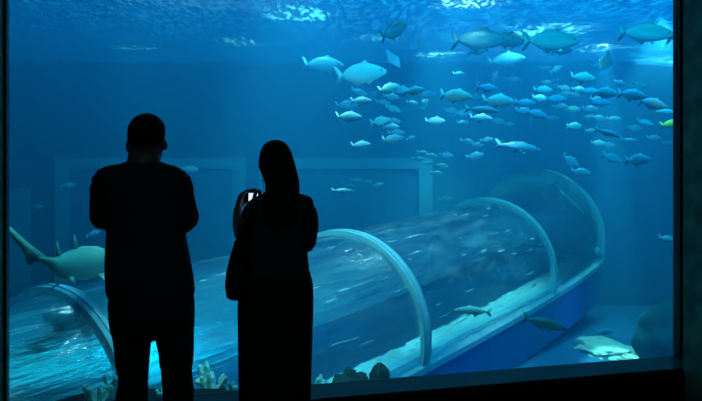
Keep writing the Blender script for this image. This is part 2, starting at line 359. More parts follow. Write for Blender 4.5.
def rock_at(name, px, ptop, Y, wpx, label, seed, m='rock', sq=.45, amp=.35, freq=2.6):
    zt = at(px, ptop, Y).z; h = zt-ZF; rx = wpx/2/F*Y
    o = blob(name, ((px-351)/F*Y, Y, ZF), (rx, rx*.9, h/1.6), seed, m, 4, amp, freq, sq); return tag(o, label, name.split('_')[-1])
rock_at('rock', 350, 370, 6.25, 44, 'low dark rock just above the sill, left one of two beside the woman', 3)
rock_at('rock', 380, 361, 6.1, 24, 'rounded dark mossy rock standing above the sill beside the bright ledge', 5)
rock_at('rock', 684, 303, 9.8, 92, 'large dim rounded boulder in the lower right corner of the tank', 9, 'boulder', sq=.95, amp=.15, freq=1.6)
bm = bmesh.new()
o = blob('sand_mound', floorpt(609, 352)+Vector((0, .1, -.06)), (.44, .62, .10), 12, 'sand', 5, .35, 1.7)
tag(o, 'bright white sand mound lit on the tank floor near the right corner', 'sand')

def coral(px, py, Y, w, label, seed, m='coral', n=9):
    e = empty('coral', at(px, py, Y)); e.location.z = at(px, py, Y).z-w*.35; rnd = random.Random(seed); bm = bmesh.new()
    ball(bm, (0, 0, -.02), (w*.45, w*.4, w*.22), 3)
    for i in range(n):
        a = rnd.uniform(0, 6.28); d = rnd.uniform(.1, .42)*w; l = w*rnd.uniform(.35, .75)
        b = Vector((math.cos(a)*d, math.sin(a)*d, 0)); t = b*1.7+Vector((rnd.uniform(-.1, .1)*w, 0, l))
        p, r = smoothpts([b, (b+t)/2+Vector((rnd.uniform(-.08, .08)*w, 0, 0)), t], [w*.15, w*.13, w*.10]); tube(bm, p, r, 8)
    o = remesh('branches', bm, M[m], e, w*.03, 2)
    base = bmesh.new(); h = e.location.z-ZF
    loft(base, [hring(-h, -w*.75, w*.75, w*.7), hring(-h*.7, -w*.45, w*.45, w*.45), hring(-h*.3, -w*.2, w*.22, w*.2), hring(-.04, -w*.16, w*.18, w*.16)])
    obj('rock_base', base, M['coral'], e)
    return tag(e, label, 'coral')

# ------------------------------------------------------------------ fish
def fin(bm, poly, t=.006, tilt=None, org=(0, 0, 0)):
    org = Vector(org)
    def T(x, y, z):
        v = Vector((x, y, z))
        if tilt: v = tilt @ v
        return v+org
    cx = sum(p[0] for p in poly)/len(poly); cz = sum(p[1] for p in poly)/len(poly)
    e = [bm.verts.new(T(x, 0, z)) for x, z in poly]
    a = bm.verts.new(T(cx, t, cz)); b = bm.verts.new(T(cx, -t, cz)); n = len(e)
    for i in range(n): bm.faces.new((e[i], e[(i+1) % n], a)); bm.faces.new((e[(i+1) % n], e[i], b))
def fish_mesh(name, m, deep=.16, thick=.07, kind='jack'):
    bm = bmesh.new(); K = 16; rings = []
    for i in range(K+1):
        t = i/K; x = -.36+.86*t
        if kind == 'slim': s = (math.sin(math.pi*min(1, t*.97+.03))**.75)*(1-.15*(1-t))
        else: s = (math.sin(math.pi*(t**.86)*.985+.015))**.72 if 0 < t < 1 else .0
        hz = deep*max(s, .13 if t < .5 else .04); hy = thick*max(s, .12 if t < .5 else .05)
        zc = .012*math.sin(math.pi*t)
        rings.append([(x, hy*math.cos(2*math.pi*k/14), zc+hz*math.sin(2*math.pi*k/14)) for k in range(14)])
    loft(bm, rings)
    q = deep/.16
    fin(bm, [(-.33, .012), (-.42, .10*q+.03), (-.50, .15*q+.03), (-.46, .05), (-.43, 0), (-.46, -.05), (-.50, -.15*q-.03), (-.42, -.10*q-.03), (-.33, -.012)])
    fin(bm, [(.22, deep*.78), (.10, deep*1.36), (.03, deep*1.12), (-.14, deep*.96), (-.28, deep*.42), (-.2, deep*.4), (.05, deep*.7)])
    fin(bm, [(.02, -deep*.8), (-.06, -deep*1.32), (-.12, -deep*1.02), (-.28, -deep*.42), (-.2, -deep*.4)])
    for s in (1, -1):
        fin(bm, [(.24, -.005), (.10, -.055), (.0, -.06), (.12, .0)], .004, Matrix.Rotation(R(28*s), 3, 'X') @ Matrix.Rotation(R(-20*s), 3, 'Z'), (0, s*thick*.7, -.02))
        fin(bm, [(.20, 0), (.12, -.06), (.10, -.01)], .003, Matrix.Rotation(R(20*s), 3, 'X'), (0, s*thick*.3, -deep*.82))
    me = bpy.data.meshes.new(name); bmesh.ops.recalc_face_normals(bm, faces=bm.faces); bm.to_mesh(me); bm.free()
    for p in me.polygons: p.use_smooth = True
    me.materials.append(m); return me
def eye_mesh(thick, s):
    bm = bmesh.new(); ball(bm, (.385, s*thick*.62, .03), (.018, .008, .018), 2)
    me = bpy.data.meshes.new('eye'); bm.to_mesh(me); bm.free(); me.materials.append(M['eye']); return me
FM = {
 'J': fish_mesh('jack', M['jack'], .165, .085), 'D': fish_mesh('dark_fish', M['darkfish'], .17, .085), 'L': fish_mesh('pale_jack', M['pale'], .165, .08),
 's': fish_mesh('silver_bream', M['silver'], .19, .08), 'p': fish_mesh('pale_bream', M['pale'], .18, .08), 'f': fish_mesh('faint_bream', M['faint'], .18, .08),
 'o': fish_mesh('round_bream', M['pale'], .22, .09), 'n': fish_mesh('slim_fish', M['pale'], .10, .06, 'slim'), 'N': fish_mesh('slim_green_fish', M['jack'], .10, .06, 'slim'),
 'S': fish_mesh('slim_silver', M['silver'], .11, .06, 'slim'), 'B': fish_mesh('bright_slim', M['bright'], .11, .06, 'slim'), 'Y': fish_mesh('yellow_fish', M['yellow'], .17, .08)}
EY = [eye_mesh(.08, 1), eye_mesh(.08, -1)]
placed = []
def put(px, py, ln, kind, tilt=0, yaw=None, Y=None, real=None):
    rnd = random.Random(int(px*31+py*7))
    if yaw is None: yaw = rnd.uniform(-16, 16)
    ln = ln*1.16
    lim = (ZS-CZ-.12)*F/max(HY-py+ln*.25, 1) if py < HY else 99
    cosy = abs(math.cos(R(yaw)))
    best = None
    if Y is None:
        for q in range(60):
            y = min(12.9, lim, max(7.0, F*(real or .27)/ln+rnd.uniform(-1.6, 1.6)*(1+q/30)))
            y = min(y, lim)-(rnd.uniform(0, .35*q/6) if q > 6 else 0)
            y = max(6.6, y); p = at(px, py, y); L_ = ln*y/F
            dmin = min([((p-pp).length-(L_+ll)*.42) for pp, ll in placed] or [9])
            if best is None or dmin > best[0]: best = (dmin, y)
            if dmin > 0: break
        Y = best[1]
    p = at(px, py, Y); L_ = ln*Y/F/cosy*.97
    placed.append((p, L_))
    return p, L_, yaw
def add_fish(px, py, ln, kind, label, group=None, tilt=0, yaw=None, Y=None, real=None, flip=False, name='fish', eyes=False):
    p, L_, yaw = put(px, py, ln, kind, tilt, yaw, Y, real)
    o = bpy.data.objects.new(name, FM[kind]); C.objects.link(o)
    o.location = p; o.scale = (L_, L_, L_)
    o.rotation_mode = 'XYZ'
    o.rotation_euler = (0, R(tilt) if not flip else R(-tilt), R(yaw)+(math.pi if flip else 0))
    if eyes:
        for em in EY: e = bpy.data.objects.new('eye', em); C.objects.link(e); e.parent = o
    tag(o, label, 'fish', group); return o

# large single fish
BIG = [
 (361, 74, 47, 's', 'bright silver-green fish with forked tail, large one left of the school', -7, 8, 8.6),
 (323, 65, 38, 'f', 'dim blue fish directly left of the bright silver-green one', 2, -8, 9.6),
 (337, 71, 15, 'D', 'small dark fish between the dim blue fish and the bright one', 10, 0, 10.6),
 (394, 31, 28, 'D', 'dark green fish near the surface showing its forked tail, above the pale ray', -24, 42, 9.3),
 (480, 40, 52, 'D', 'dark green fish with forked tail, first of the two in line under the surface', 0, -4, 9.2),
 (508, 40, 38, 'D', 'dark green fish swimming just ahead of the other dark fork-tailed one', 4, 6, 10.2),
 (478, 51, 19, 'D', 'small dark green fish tucked under the first fork-tailed dark fish', -10, 10, 10.0),
 (506, 60, 36, 'L', 'large dim blue fish below the two dark green ones', -9, 10, 10.9),
 (551, 41, 54, 'J', 'large green-backed fish in front of the bright surface ripples', 0, 5, 8.8),
 (562, 51, 20, 'D', 'small dark fish just beneath the large green-backed fish', -3, 0, 9.7),
 (646, 33, 50, 'J', 'large pale-bellied fish with forked tail near the top right of the window', 4, -5, 8.4),
 (685, 38, 34, 'D', 'dark fish partly hidden by the right window frame, only its tail showing', 0, 0, 8.4),
 (518, 147, 43, 'n', 'long slim blue fish alone under the school, above the far end of the tunnel', 7, 6, 9.0),
 (474, 5, 15, 'S', 'thin bright fish pointing down at the very top of the water', 33, 10, 8.3),
 (672, 124, 22, 'Y', 'bright yellow-green fish half cut off by the right window frame', -8, 0, 7.2),
]
for px, py, ln, k, lab, ti, yw, Y in BIG: add_fish(px, py, ln, k, lab, None, ti, yw, Y, eyes=True)
add_fish(473, 311, 34, 'B', 'pale fish heading left over the bright tunnel ledge', None, 3, 0, 6.6, flip=True, eyes=True)
add_fish(545, 324, 47, 'N', 'slim green fish pointing down to the right beside the tunnel kerb', None, 17, 12, 6.6, eyes=True)
add_fish(605, 332, 15, 'p', 'small dim fish hovering above the white sand mound', None, 0, 10, 8.6)
add_fish(667, 239, 17, 'p', 'small lone fish at mid height beside the right window frame', None, 12, 5, 8.0)
add_fish(190, 169, 15, 'p', 'small pale fish just right of the man at shoulder height', None, 4, 10, 9.0)
add_fish(68, 186, 14, 'f', 'faint small fish in front of the left bar of the far window', None, -15, 5, 9.5)
add_fish(93, 234, 13, 'p', "small fish between the shark's back and the man's elbow", None, -22, 10, 7.6)
add_fish(38, 207, 11, 'f', "very faint small fish above the shark's tail", None, 0, 0, 10.5)
add_fish(446, 199, 14, 'f', 'greenish dim fish hovering close over the tunnel, right of the far window', None, -5, 10, 11.3)

ORD = ['first', 'second', 'third', 'fourth', 'fifth', 'sixth', 'seventh', 'eighth', 'ninth', 'tenth', 'eleventh', 'twelfth']
LOOK = {'s': 'bright silver fish', 'p': 'small pale blue fish', 'f': 'faint blue fish', 'o': 'round deep-bodied blue fish', 'n': 'long slim blue fish', 'S': 'slim silver fish'}
ZONES = {
 'just below the large bright fish': [(359, 92, 16, 'f', 20), (372, 95, 13, 'f', -35), (361, 101, 19, 'f', 0), (347, 105, 21, 'f', -5), (349, 117, 24, 'p', 0)],
 'trailing right of the large bright fish': [(389, 88, 20, 's', -14), (401, 91, 22, 'p', 4), (414, 91, 20, 'p', -8), (391, 97, 16, 'p', 8), (428, 95, 18, 'f', 4)],
 'in the pack under the glowing beam': [(383, 103, 15, 'f', 10), (393, 109, 15, 'p', 20), (412, 103, 11, 'f', 5), (425, 103, 12, 'o', -70), (380, 121, 18, 's', -8), (393, 121, 15, 'p', 10), (435, 121, 18, 'p', 0)],
 'in the column above the far window corner': [(391, 127, 16, 'f', 0), (396, 133, 16, 'p', 0), (393, 139, 20, 'p', -4), (361, 145, 18, 'p', -5), (411, 138, 9, 'p', -20)],
 'in the little shoal inside the far window': [(342, 183, 7, 'f', 0), (350, 186, 9, 'p', 0), (356, 180, 10, 'p', 5), (367, 182, 10, 'p', -8), (378, 185, 10, 'p', -12), (343, 191, 22, 'n', 3)],
 'clustered at the top right corner of far window': [(423, 153, 11, 'f', 5), (418, 159, 11, 'f', 0), (432, 156, 11, 'f', 10), (429, 163, 9, 'f', 0), (446, 155, 14, 'p', 5), (442, 166, 12, 'p', 8), (437, 173, 11, 'p', 5)],
 'around the brightest mid-school fish': [(456, 96, 29, 's', 6), (451, 110, 13, 'p', 0), (463, 113, 17, 'p', 0), (475, 97, 14, 'f', 0), (482, 110, 30, 'n', 6), (498, 101, 29, 's', 2)],
 'above the two brightest mid-school fish': [(459, 74, 11, 'f', 0), (487, 88, 20, 'f', 3), (478, 82, 7, 'f', 60), (495, 76, 10, 'o', -65), (488, 65, 6, 'f', 70), (513, 80, 14, 'f', 6)],
 'in the row beneath mid-school': [(463, 123, 12, 'f', 4), (481, 118, 20, 'p', 4), (498, 121, 14, 'p', 4), (509, 124, 11, 'p', 5), (531, 121, 7, 'f', -70)],
 'in the lowest scattered row over the tunnel': [(467, 141, 12, 'p', 3), (478, 145, 12, 'p', 3), (487, 140, 13, 'p', -9), (499, 142, 10, 'p', 6), (475, 156, 17, 'p', -12)],
 'under the large green-backed fish': [(546, 68, 11, 'f', 0), (556, 69, 12, 's', -32), (547, 82, 9, 's', 0), (557, 80, 8, 'f', 0), (555, 86, 10, 'f', 0), (583, 78, 24, 's', 4)],
 'in the bright-backed row right of mid-school': [(543, 90, 17, 's', 3), (564, 88, 13, 's', 8), (578, 89, 12, 's', 0), (565, 94, 13, 'p', 0), (590, 91, 16, 'p', 0), (574, 95, 13, 'p', 4)],
 'in the crowded right-middle of the school': [(540, 98, 15, 's', 6), (556, 99, 19, 'p', 3), (525, 103, 19, 'p', 4), (523, 111, 15, 'p', 4), (537, 114, 20, 'p', 16), (552, 118, 12, 'f', 5), (573, 109, 14, 's', 4), (560, 107, 15, 'f', 0)],
 'in the upper row near the right frame': [(605, 93, 25, 'p', 3), (620, 83, 12, 'f', 15), (640, 84, 13, 'p', 20), (632, 95, 27, 'p', 6), (653, 104, 27, 'p', 14), (665, 112, 22, 'S', 3)],
 'just under the upper right row': [(598, 100, 15, 'p', 0), (602, 103, 16, 'f', 0), (590, 109, 15, 'p', 3), (599, 118, 14, 'p', 8), (614, 119, 13, 'p', 3), (589, 117, 10, 'f', 0)],
 'near the dark banking ray': [(596, 65, 8, 'f', -20), (604, 73, 8, 'f', -10)],
 'in the slanting band right of the school': [(591, 131, 11, 'p', 0), (608, 133, 27, 'n', 15), (629, 140, 15, 'n', 5), (634, 128, 13, 'p', 8), (645, 123, 16, 'p', 18), (654, 138, 13, 'p', 4), (668, 143, 13, 'p', 4)],
 'directly over the far hoop of the tunnel': [(574, 126, 15, 's', 0), (571, 161, 19, 'p', 35), (581, 172, 17, 'p', 6)],
 'at the lower right edge of the school': [(598, 143, 13, 's', 3), (608, 145, 13, 'p', 3), (612, 158, 20, 'p', 22), (638, 160, 22, 'o', -2)],
}
for zn, fl in ZONES.items():
    cnt = {}
    for f in fl: cnt[f[3]] = cnt.get(f[3], 0)+1
    seen = {}
    for px, py, ln, k, ti in sorted(fl):
        seen[k] = seen.get(k, 0)+1
        if cnt[k] == 1: lab = '%s %s' % (LOOK[k], zn)
        elif seen[k] == 1: lab = 'leftmost %s %s' % (LOOK[k], zn)
        elif seen[k] == cnt[k]: lab = 'rightmost %s %s' % (LOOK[k], zn)
        else: lab = '%s from left, %s %s' % (ORD[seen[k]-1], LOOK[k], zn)
        add_fish(px, py, ln, k, lab, 'small fish of the school', ti)

# rays
def ray(px, py, Y, span, m, rot, label):
    bm = bmesh.new(); K = 20; n = 13
    def wing(u, v):
        # u -1..1 across, v 0..1 head to tail
        w = abs(u); xle = .36-.42*w**1.2; xte = -.30+.24*w**.8
        x = xle+(xte-xle)*v; t = .055*(1-w)**1.3*math.sin(math.pi*min(.999, max(.001, v)))**.7
        return x, u*.62, .16*w*w, t
    top = [[None]*n for _ in range(K+1)]; bot = [[None]*n for _ in range(K+1)]
    for i in range(K+1):
        for j in range(n):
            x, y, z, t = wing(-1+2*i/K, j/(n-1)); top[i][j] = bm.verts.new((x, y, z+t+.002)); bot[i][j] = bm.verts.new((x, y, z-t-.002))
    for i in range(K):
        for j in range(n-1):
            bm.faces.new((top[i][j], top[i+1][j], top[i+1][j+1], top[i][j+1])); bm.faces.new((bot[i][j+1], bot[i+1][j+1], bot[i+1][j], bot[i][j]))
    def edge(a, b): bm.faces.new((a[0], a[1], b[1], b[0]))
    for i in range(K):
        edge((top[i][0], top[i+1][0]), (bot[i][0], bot[i+1][0])); edge((top[i+1][n-1], top[i][n-1]), (bot[i+1][n-1], bot[i][n-1]))
    for j in range(n-1):
        edge((top[0][j+1], top[0][j]), (bot[0][j+1], bot[0][j])); edge((top[K][j], top[K][j+1]), (bot[K][j], bot[K][j+1]))
    tube(bm, [(-.28, 0, 0), (-.5, .01, .01), (-.8, .05, .03)], [.018, .011, .005], 8)
    me = bpy.data.meshes.new('ray'); bmesh.ops.recalc_face_normals(bm, faces=bm.faces); bm.to_mesh(me); bm.free()
    for p in me.polygons: p.use_smooth = True
    o = link('ray', me, None, M[m]); o.location = at(px, py, Y); o.scale = (span,)*3; o.rotation_euler = rot
    return tag(o, label, 'ray')
ray(393, 60, 9.8, .30, 'pale', (R(55), R(-20), R(30)), 'small pale ray gliding between the bright fish and the light beam')
ray(605, 62, 9.9, .30, 'darkfish', (R(60), R(20), R(-20)), 'dark ray banking in the second light beam under the large green-backed fish')

# shark
def shark():
    bm = bmesh.new(); K = 26; rings = []
    prof = [(-.40, .012, .018), (-.34, .022, .020), (-.26, .036, .028), (-.16, .058, .048), (-.04, .078, .066), (.10, .090, .078), (.22, .085, .078), (.32, .068, .068), (.40, .045, .054), (.46, .024, .034), (.49, .008, .012)]
    for x, hz, hy in prof:
        rings.append([(x, hy*math.cos(2*math.pi*k/18), hz*math.sin(2*math.pi*k/18)-.006) for k in range(18)])
    loft(bm, rings)
    fin(bm, [(-.36, .012), (-.44, .06), (-.53, .125), (-.545, .115), (-.52, .085), (-.47, .03), (-.45, -.005), (-.44, -.040), (-.425, -.040), (-.40, -.016), (-.36, -.012)], .008)
    fin(bm, [(.02, .07), (-.015, .115), (-.045, .152), (-.055, .148), (-.05, .11), (-.06, .065)], .006)
    fin(bm, [(-.17, .045), (-.20, .085), (-.225, .118), (-.235, .114), (-.232, .08), (-.245, .04)], .006)
    fin(bm, [(-.22, -.035), (-.26, -.075), (-.285, -.085), (-.28, -.03)], .006)
    for s in (1, -1):
        fin(bm, [(.22, 0), (.12, -.13), (.07, -.17), (.06, -.15), (.10, -.02)], .008, Matrix.Rotation(R(52*s), 3, 'X'), (0, s*.055, -.05))
        fin(bm, [(-.10, 0), (-.16, -.06), (-.19, -.065), (-.18, 0)], .006, Matrix.Rotation(R(42*s), 3, 'X'), (0, s*.03, -.05))
    bmesh.ops.recalc_face_normals(bm, faces=bm.faces)
    # bend the tail sideways and up
    for v in bm.verts:
        if v.co.x < 0: v.co.y += .08*v.co.x*v.co.x
        if v.co.x < -.23:
            dx = v.co.x+.23; e = max(dx, -.12); t = min(0, dx+.12)
            v.co.x = -.23+e*.45+t*.9; v.co.y -= t*.68; v.co.z -= e*.25+t*.30
    me = bpy.data.meshes.new('shark'); bm.to_mesh(me); bm.free()
    for p in me.polygons: p.use_smooth = True
    sh = link('shark', me, None, M['shark'])
    for s in (1, -1): b = bmesh.new(); ball(b, (.395, s*.050, .012), (.007, .004, .007), 2); obj('eye', b, M['eye'], sh)
    return tag(sh, 'grey-green shark swimming right behind the man, above the tunnel', 'shark')
sh = shark(); YS = 5.1; sh.location = at(77, 263, YS); sh.scale = (1.42, 1.42, 1.42); sh.rotation_euler = (R(0), R(5), R(88))

# left-bottom corals; those between the visitors stand in for shell reflections
coral(117, 384, 4.3, .14, 'pale branching coral at the foot of the near hoop, left of the man', 1)
coral(162, 393, 4.6, .12, "pale low coral seen between the man's legs", 2)
coral(212, 384, 4.9, .17, 'pale green coral standing for shell reflections between the man and the woman', 4)
coral(203, 372, 5.0, .13, 'slender pale coral close to the right edge of the man\'s trousers', 7, n=6)  # stands in for shell reflections
coral(98, 393, 4.1, .12, 'leftmost pale coral beneath the near hoop of the tunnel', 8, n=12)
coral(232, 390, 4.4, .12, 'small pale coral standing for shell reflections close to the left side of the skirt', 5)
coral(322, 384, 6.2, .16, 'pale coral beside the right edge of the skirt, left of the rocks', 6)

# ------------------------------------------------------------------ people
PY = 3.07
def Z(py): return CZ-(py-HY)/228.0
def hand(bm, wrist, palm_dir, back, side, length=.18, curl=.6, spread=.0, thumb_side=1):
    # palm_dir: wrist to knuckles, back: back-of-hand normal, side: towards thumb
    d = Vector(palm_dir).normalized(); n = Vector(back).normalized(); s = Vector(side).normalized(); w = Vector(wrist)
    pl = length*.5
    tube(bm, [w-d*.01, w+d*pl*.5, w+d*pl], [.022, .030, .034], 14, .55, n)
    lens = [.40, .46, .43, .34]
    for i, l in enumerate(lens):
        off = (1.5-i)*.0185; b = w+d*pl*.75+s*off; L_ = l*length
        a = curl; p = [b, w+d*pl*1.02+s*off*1.05]; cur = p[-1]
        dirv = d.copy()
        for seg in (.45, .32, .25):
            dirv = (dirv*math.cos(a)-n*math.sin(a)); nn_ = (n*math.cos(a)+(dirv*0)); cur = cur+dirv*L_*seg; p.append(cur.copy()); n_ = n
        tube(bm, p, [.0095, .0095, .009, .0085, .007], 10)
    tb = w+d*pl*.2+s*.022
    p = [tb, tb+s*.024+d*.026-n*.008, tb+s*.030+d*.052-n*.022, tb+s*.026+d*.074-n*.032]
    tube(bm, p, [.014, .0115, .010, .008], 10)
def head(bm, c, rx, ry, top, chin, ear=(-1, 1), yaw=0):
    # skull + jaw facing +Y
    cx, cy = c; H = top-chin; rs = []
    tab = [(0, .10, .10, .03), (.03, .30, .30, .035), (.12, .52, .58, .03), (.25, .72, .80, .01), (.40, .84, .92, .0), (.55, .93, .99, -.004), (.70, .99, 1.0, -.008), (.82, .93, .93, -.010), (.90, .78, .78, -.010), (.95, .60, .60, -.008), (.985, .34, .34, -.006), (1, .08, .08, -.006)]
    for t, a, b, yo in tab: rs.append(hring(chin+H*t, cx-rx*a, cx+rx*a, ry*b, cy+yo, 24, 2.1))
    loft(bm, rs)
    f = cy+ry
    tube(bm, [(cx, f-.012, chin+H*.50), (cx, f+.006, chin+H*.40), (cx, f+.012, chin+H*.33), (cx, f-.008, chin+H*.30)], [.008, .010, .013, .008], 10)   # nose
    tube(bm, [(cx-.022, f-.012, chin+H*.20), (cx, f-.003, chin+H*.205), (cx+.022, f-.012, chin+H*.20)], [.005, .008, .005], 8)   # lips
    tube(bm, [(cx-.045, f-.022, chin+H*.56), (cx, f-.008, chin+H*.565), (cx+.045, f-.022, chin+H*.56)], [.007, .008, .007], 8)   # brow
    return f
def ear(bm, x, y, z0, z1, s):
    c = (x, y, (z0+z1)/2); h = (z1-z0)/2
    ball(bm, c, (.012, .020, h), 3); ball(bm, (x-s*.010, y+.006, c[2]), (.014, .012, h*.7), 2)

# ---- man
mx_ = (148-351)/228; man = empty('person', (mx_, PY, 0))
tag(man, 'man in a dark short-sleeved shirt and trousers standing with folded arms, seen from behind', 'person')
bm = bmesh.new()
HT, HCH = Z(113.5), Z(113.5)-.245
fy = head(bm, (-.003, .01), .0765, .100, HT-.012, HCH)
ear(bm, -.086, .0, Z(153), Z(139), -1); ear(bm, .074, .0, Z(151), Z(140), 1)
tube(bm, [(-.012, -.005, 1.64), (-.015, -.01, 1.58), (-.02, -.01, 1.50)], [.062, .068, .088], 18)
loft(bm, [hring(1.50, -.16, .12, .07), hring(1.45, -.19, .15, .10), hring(1.3, -.155, .14, .10), hring(1.15, -.15, .15, .095), hring(1.0, -.145, .165, .11), hring(.85, -.14, .175, .11), hring(.80, -.12, .16, .10)])
for (x0, x1, x2, sd) in ((-.065, -.065, -.075, -1), (.115, .125, .125, 1)):
    tube(bm, [(x0, 0, .9), (x1, .005, .65), (x1, .01, .5), (x2, -.005, .3), (x2, 0, .09)], [.068, .055, .048, .046, .032], 14)
    tube(bm, [(x2, -.02, .05), (x2+sd*.01, .10, .035), (x2+sd*.015, .17, .03)], [.034, .034, .026], 12, .7)
# folded arms
pl, rl = smoothpts([(-.185, .0, 1.475), (-.208, .025, 1.38), (-.197, .075, 1.285), (-.10, .17, 1.285), (.015, .195, 1.32)], [.050, .043, .040, .034, .024]); tube(bm, pl, rl, 14)
pr_, rr_ = smoothpts([(.140, .0, 1.475), (.152, .03, 1.38), (.150, .075, 1.285), (.07, .185, 1.275), (-.05, .225, 1.285)], [.050, .043, .040, .034, .024]); tube(bm, pr_, rr_, 14)
hand(bm, (.015, .195, 1.325), (.9, -.05, .35), (0, 1, .1), (-.3, .1, .95), .17, .35)
hand(bm, (-.05, .228, 1.285), (-.95, -.25, .12), (0, 1, 0), (.1, .1, .95), .17, .35)
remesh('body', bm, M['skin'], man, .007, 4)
# hair
bm = bmesh.new(); tab = [(Z(144), .070, .070, -.032), (Z(139), .0765, .082, -.026), (Z(131), .0785, .098, -.010), (Z(126), .0755, .102, -.003), (Z(122), .0675, .094, -.002), (Z(118.5), .055, .078, -.002), (Z(116), .041, .060, -.002), (Z(114.2), .025, .036, 0), (Z(113.3), .012, .017, 0), (Z(113), .004, .005, 0)]
loft(bm, [hring(z, -.003-a, -.003+a, b, .0+yo, 28, 2.05) for z, a, b, yo in tab]); obj('hair', bm, M['hair'], man)
for s in (1, -1): bm = bmesh.new(); ball(bm, (-.003+s*.031, fy-.020, HCH+.245*.49), .011, 2); obj('eye', bm, M['eye'], man)
# shirt
bm = bmesh.new()
loft(bm, [hring(z, a, b, r, yc, 32, 2.5) for z, a, b, r, yc in [
 (.975, -.170, .200, .128, .0), (1.0, -.178, .202, .132, .0), (1.035, -.180, .199, .130, 0), (1.08, -.182, .192, .128, 0), (1.14, -.184, .180, .124, .005), (1.20, -.182, .167, .122, .01), (1.26, -.178, .158, .124, .01),
 (1.34, -.182, .158, .126, .01), (1.41, -.20, .160, .126, .005), (1.46, -.222, .170, .118, 0), (1.50, -.228, .166, .105, -.005), (1.527, -.215, .152, .095, -.01), (1.547, -.172, .118, .082, -.012), (1.555, -.110, .078, .074, -.012), (1.566, -.088, .060, .068, -.012)]])
for pts, r in (([(-.165, .0, 1.487), (-.195, .005, 1.465), (-.203, .015, 1.41), (-.214, .035, 1.355), (-.214, .048, 1.320)], [.054, .060, .055, .054, .060]),
               ([(.115, .0, 1.485), (.138, .005, 1.465), (.148, .015, 1.41), (.157, .035, 1.35), (.159, .048, 1.315)], [.052, .058, .052, .051, .057])):
    p, rr = smoothpts(pts, r); tube(bm, p, rr, 16)
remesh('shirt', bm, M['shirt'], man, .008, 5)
# trousers
bm = bmesh.new()
loft(bm, [hring(z, a, b, r, 0, 32, 2.5) for z, a, b, r in [(1.02, -.155, .185, .115), (.98, -.167, .198, .125), (.93, -.168, .201, .132), (.87, -.163, .200, .135), (.83, -.158, .199, .132)]])
for tab in ([(.84, -.157, .030, .11), (.79, -.146, .014, .105), (.74, -.140, .006, .10), (.685, -.137, .003, .092), (.63, -.126, -.003, .085), (.595, -.124, -.004, .083), (.553, -.137, -.004, .085), (.50, -.140, -.004, .084), (.35, -.140, -.008, .080), (.20, -.140, -.012, .080), (.07, -.142, -.012, .085), (.035, -.142, -.012, .085)],
            [(.84, .022, .199, .11), (.79, .038, .198, .105), (.74, .049, .198, .10), (.685, .055, .196, .092), (.65, .061, .189, .085), (.60, .065, .193, .085), (.56, .068, .198, .085), (.50, .070, .197, .084), (.35, .062, .192, .080), (.20, .060, .190, .080), (.07, .058, .190, .085), (.035, .058, .190, .085)]):
    loft(bm, [hring(z, a, b, r, 0, 24, 2.2) for z, a, b, r in tab])
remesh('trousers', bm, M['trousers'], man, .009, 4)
def shoe(par, x, sc=1.0):
    bm = bmesh.new()
    tube(bm, [(x, -.085*sc, .040), (x, 0, .046), (x, .10*sc, .036), (x, .185*sc, .030)], [.040*sc, .042*sc, .047*sc, .036*sc], 16, .72)
    obj('shoe', bm, M['shoe'], par)
    bm = bmesh.new(); loft(bm, [hring(z, x-.044*sc, x+.044*sc, .15*sc, .055*sc, 24, 2.6) for z in (.001, .014)]); obj('sole', bm, M['leather'], bpy.context.scene.objects[-1] if False else par)
shoe(man, -.075); shoe(man, .125)

# ---- woman
wx = (275-351)/228; wom = empty('person', (wx, PY, 0))
tag(wom, 'long-haired woman in a long dark skirt holding up a lit phone, seen from behind', 'person')
bm = bmesh.new(); WT = Z(140.5); WCH = WT-.225
fy = head(bm, (.008, .015), .064, .090, WT-.012, WCH)
ear(bm, -.058, .01, 1.53, 1.58, -1); ear(bm, .074, .01, 1.53, 1.58, 1)
tube(bm, [(.012, .0, 1.50), (.016, -.005, 1.44), (.02, -.005, 1.38)], [.048, .048, .06], 16)
loft(bm, [hring(1.40, -.06, .12, .05), hring(1.35, -.09, .14, .08), hring(1.22, -.09, .12, .085), hring(1.10, -.10, .125, .085), hring(.95, -.14, .15, .11), hring(.80, -.13, .14, .10)])
for x0, sd in ((-.075, -1), (.085, 1)):
    tube(bm, [(x0, 0, .88), (x0, .005, .6), (x0, .01, .46), (x0, -.005, .28), (x0, 0, .08)], [.075, .058, .045, .044, .028], 14)
    tube(bm, [(x0, -.02, .045), (x0, .09, .032), (x0, .15, .026)], [.029, .030, .022], 12, .7)
pl, rl = smoothpts([(-.085, .0, 1.365), (-.128, .03, 1.30), (-.158, .075, 1.235), (-.182, .14, 1.28), (-.197, .205, 1.338)], [.042, .037, .033, .029, .021]); tube(bm, pl, rl, 14)
pr_, rr_ = smoothpts([(.130, .0, 1.365), (.150, .03, 1.285), (.135, .085, 1.19), (.09, .15, 1.25), (.031, .205, 1.338)], [.044, .038, .036, .029, .021]); tube(bm, pr_, rr_, 14)
hand(bm, (-.197, .205, 1.336), (.10, .80, .60), (-1, .12, 0), (0, -.60, .80), .155, .72)
hand(bm, (.030, .205, 1.338), (-.10, .80, .60), (1, .12, 0), (0, -.60, .80), .155, .72)
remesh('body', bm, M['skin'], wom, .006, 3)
for s in (1, -1): bm = bmesh.new(); ball(bm, (.008+s*.028, fy-.018, WCH+.225*.49), .010, 2); obj('eye', bm, M['eye'], wom)
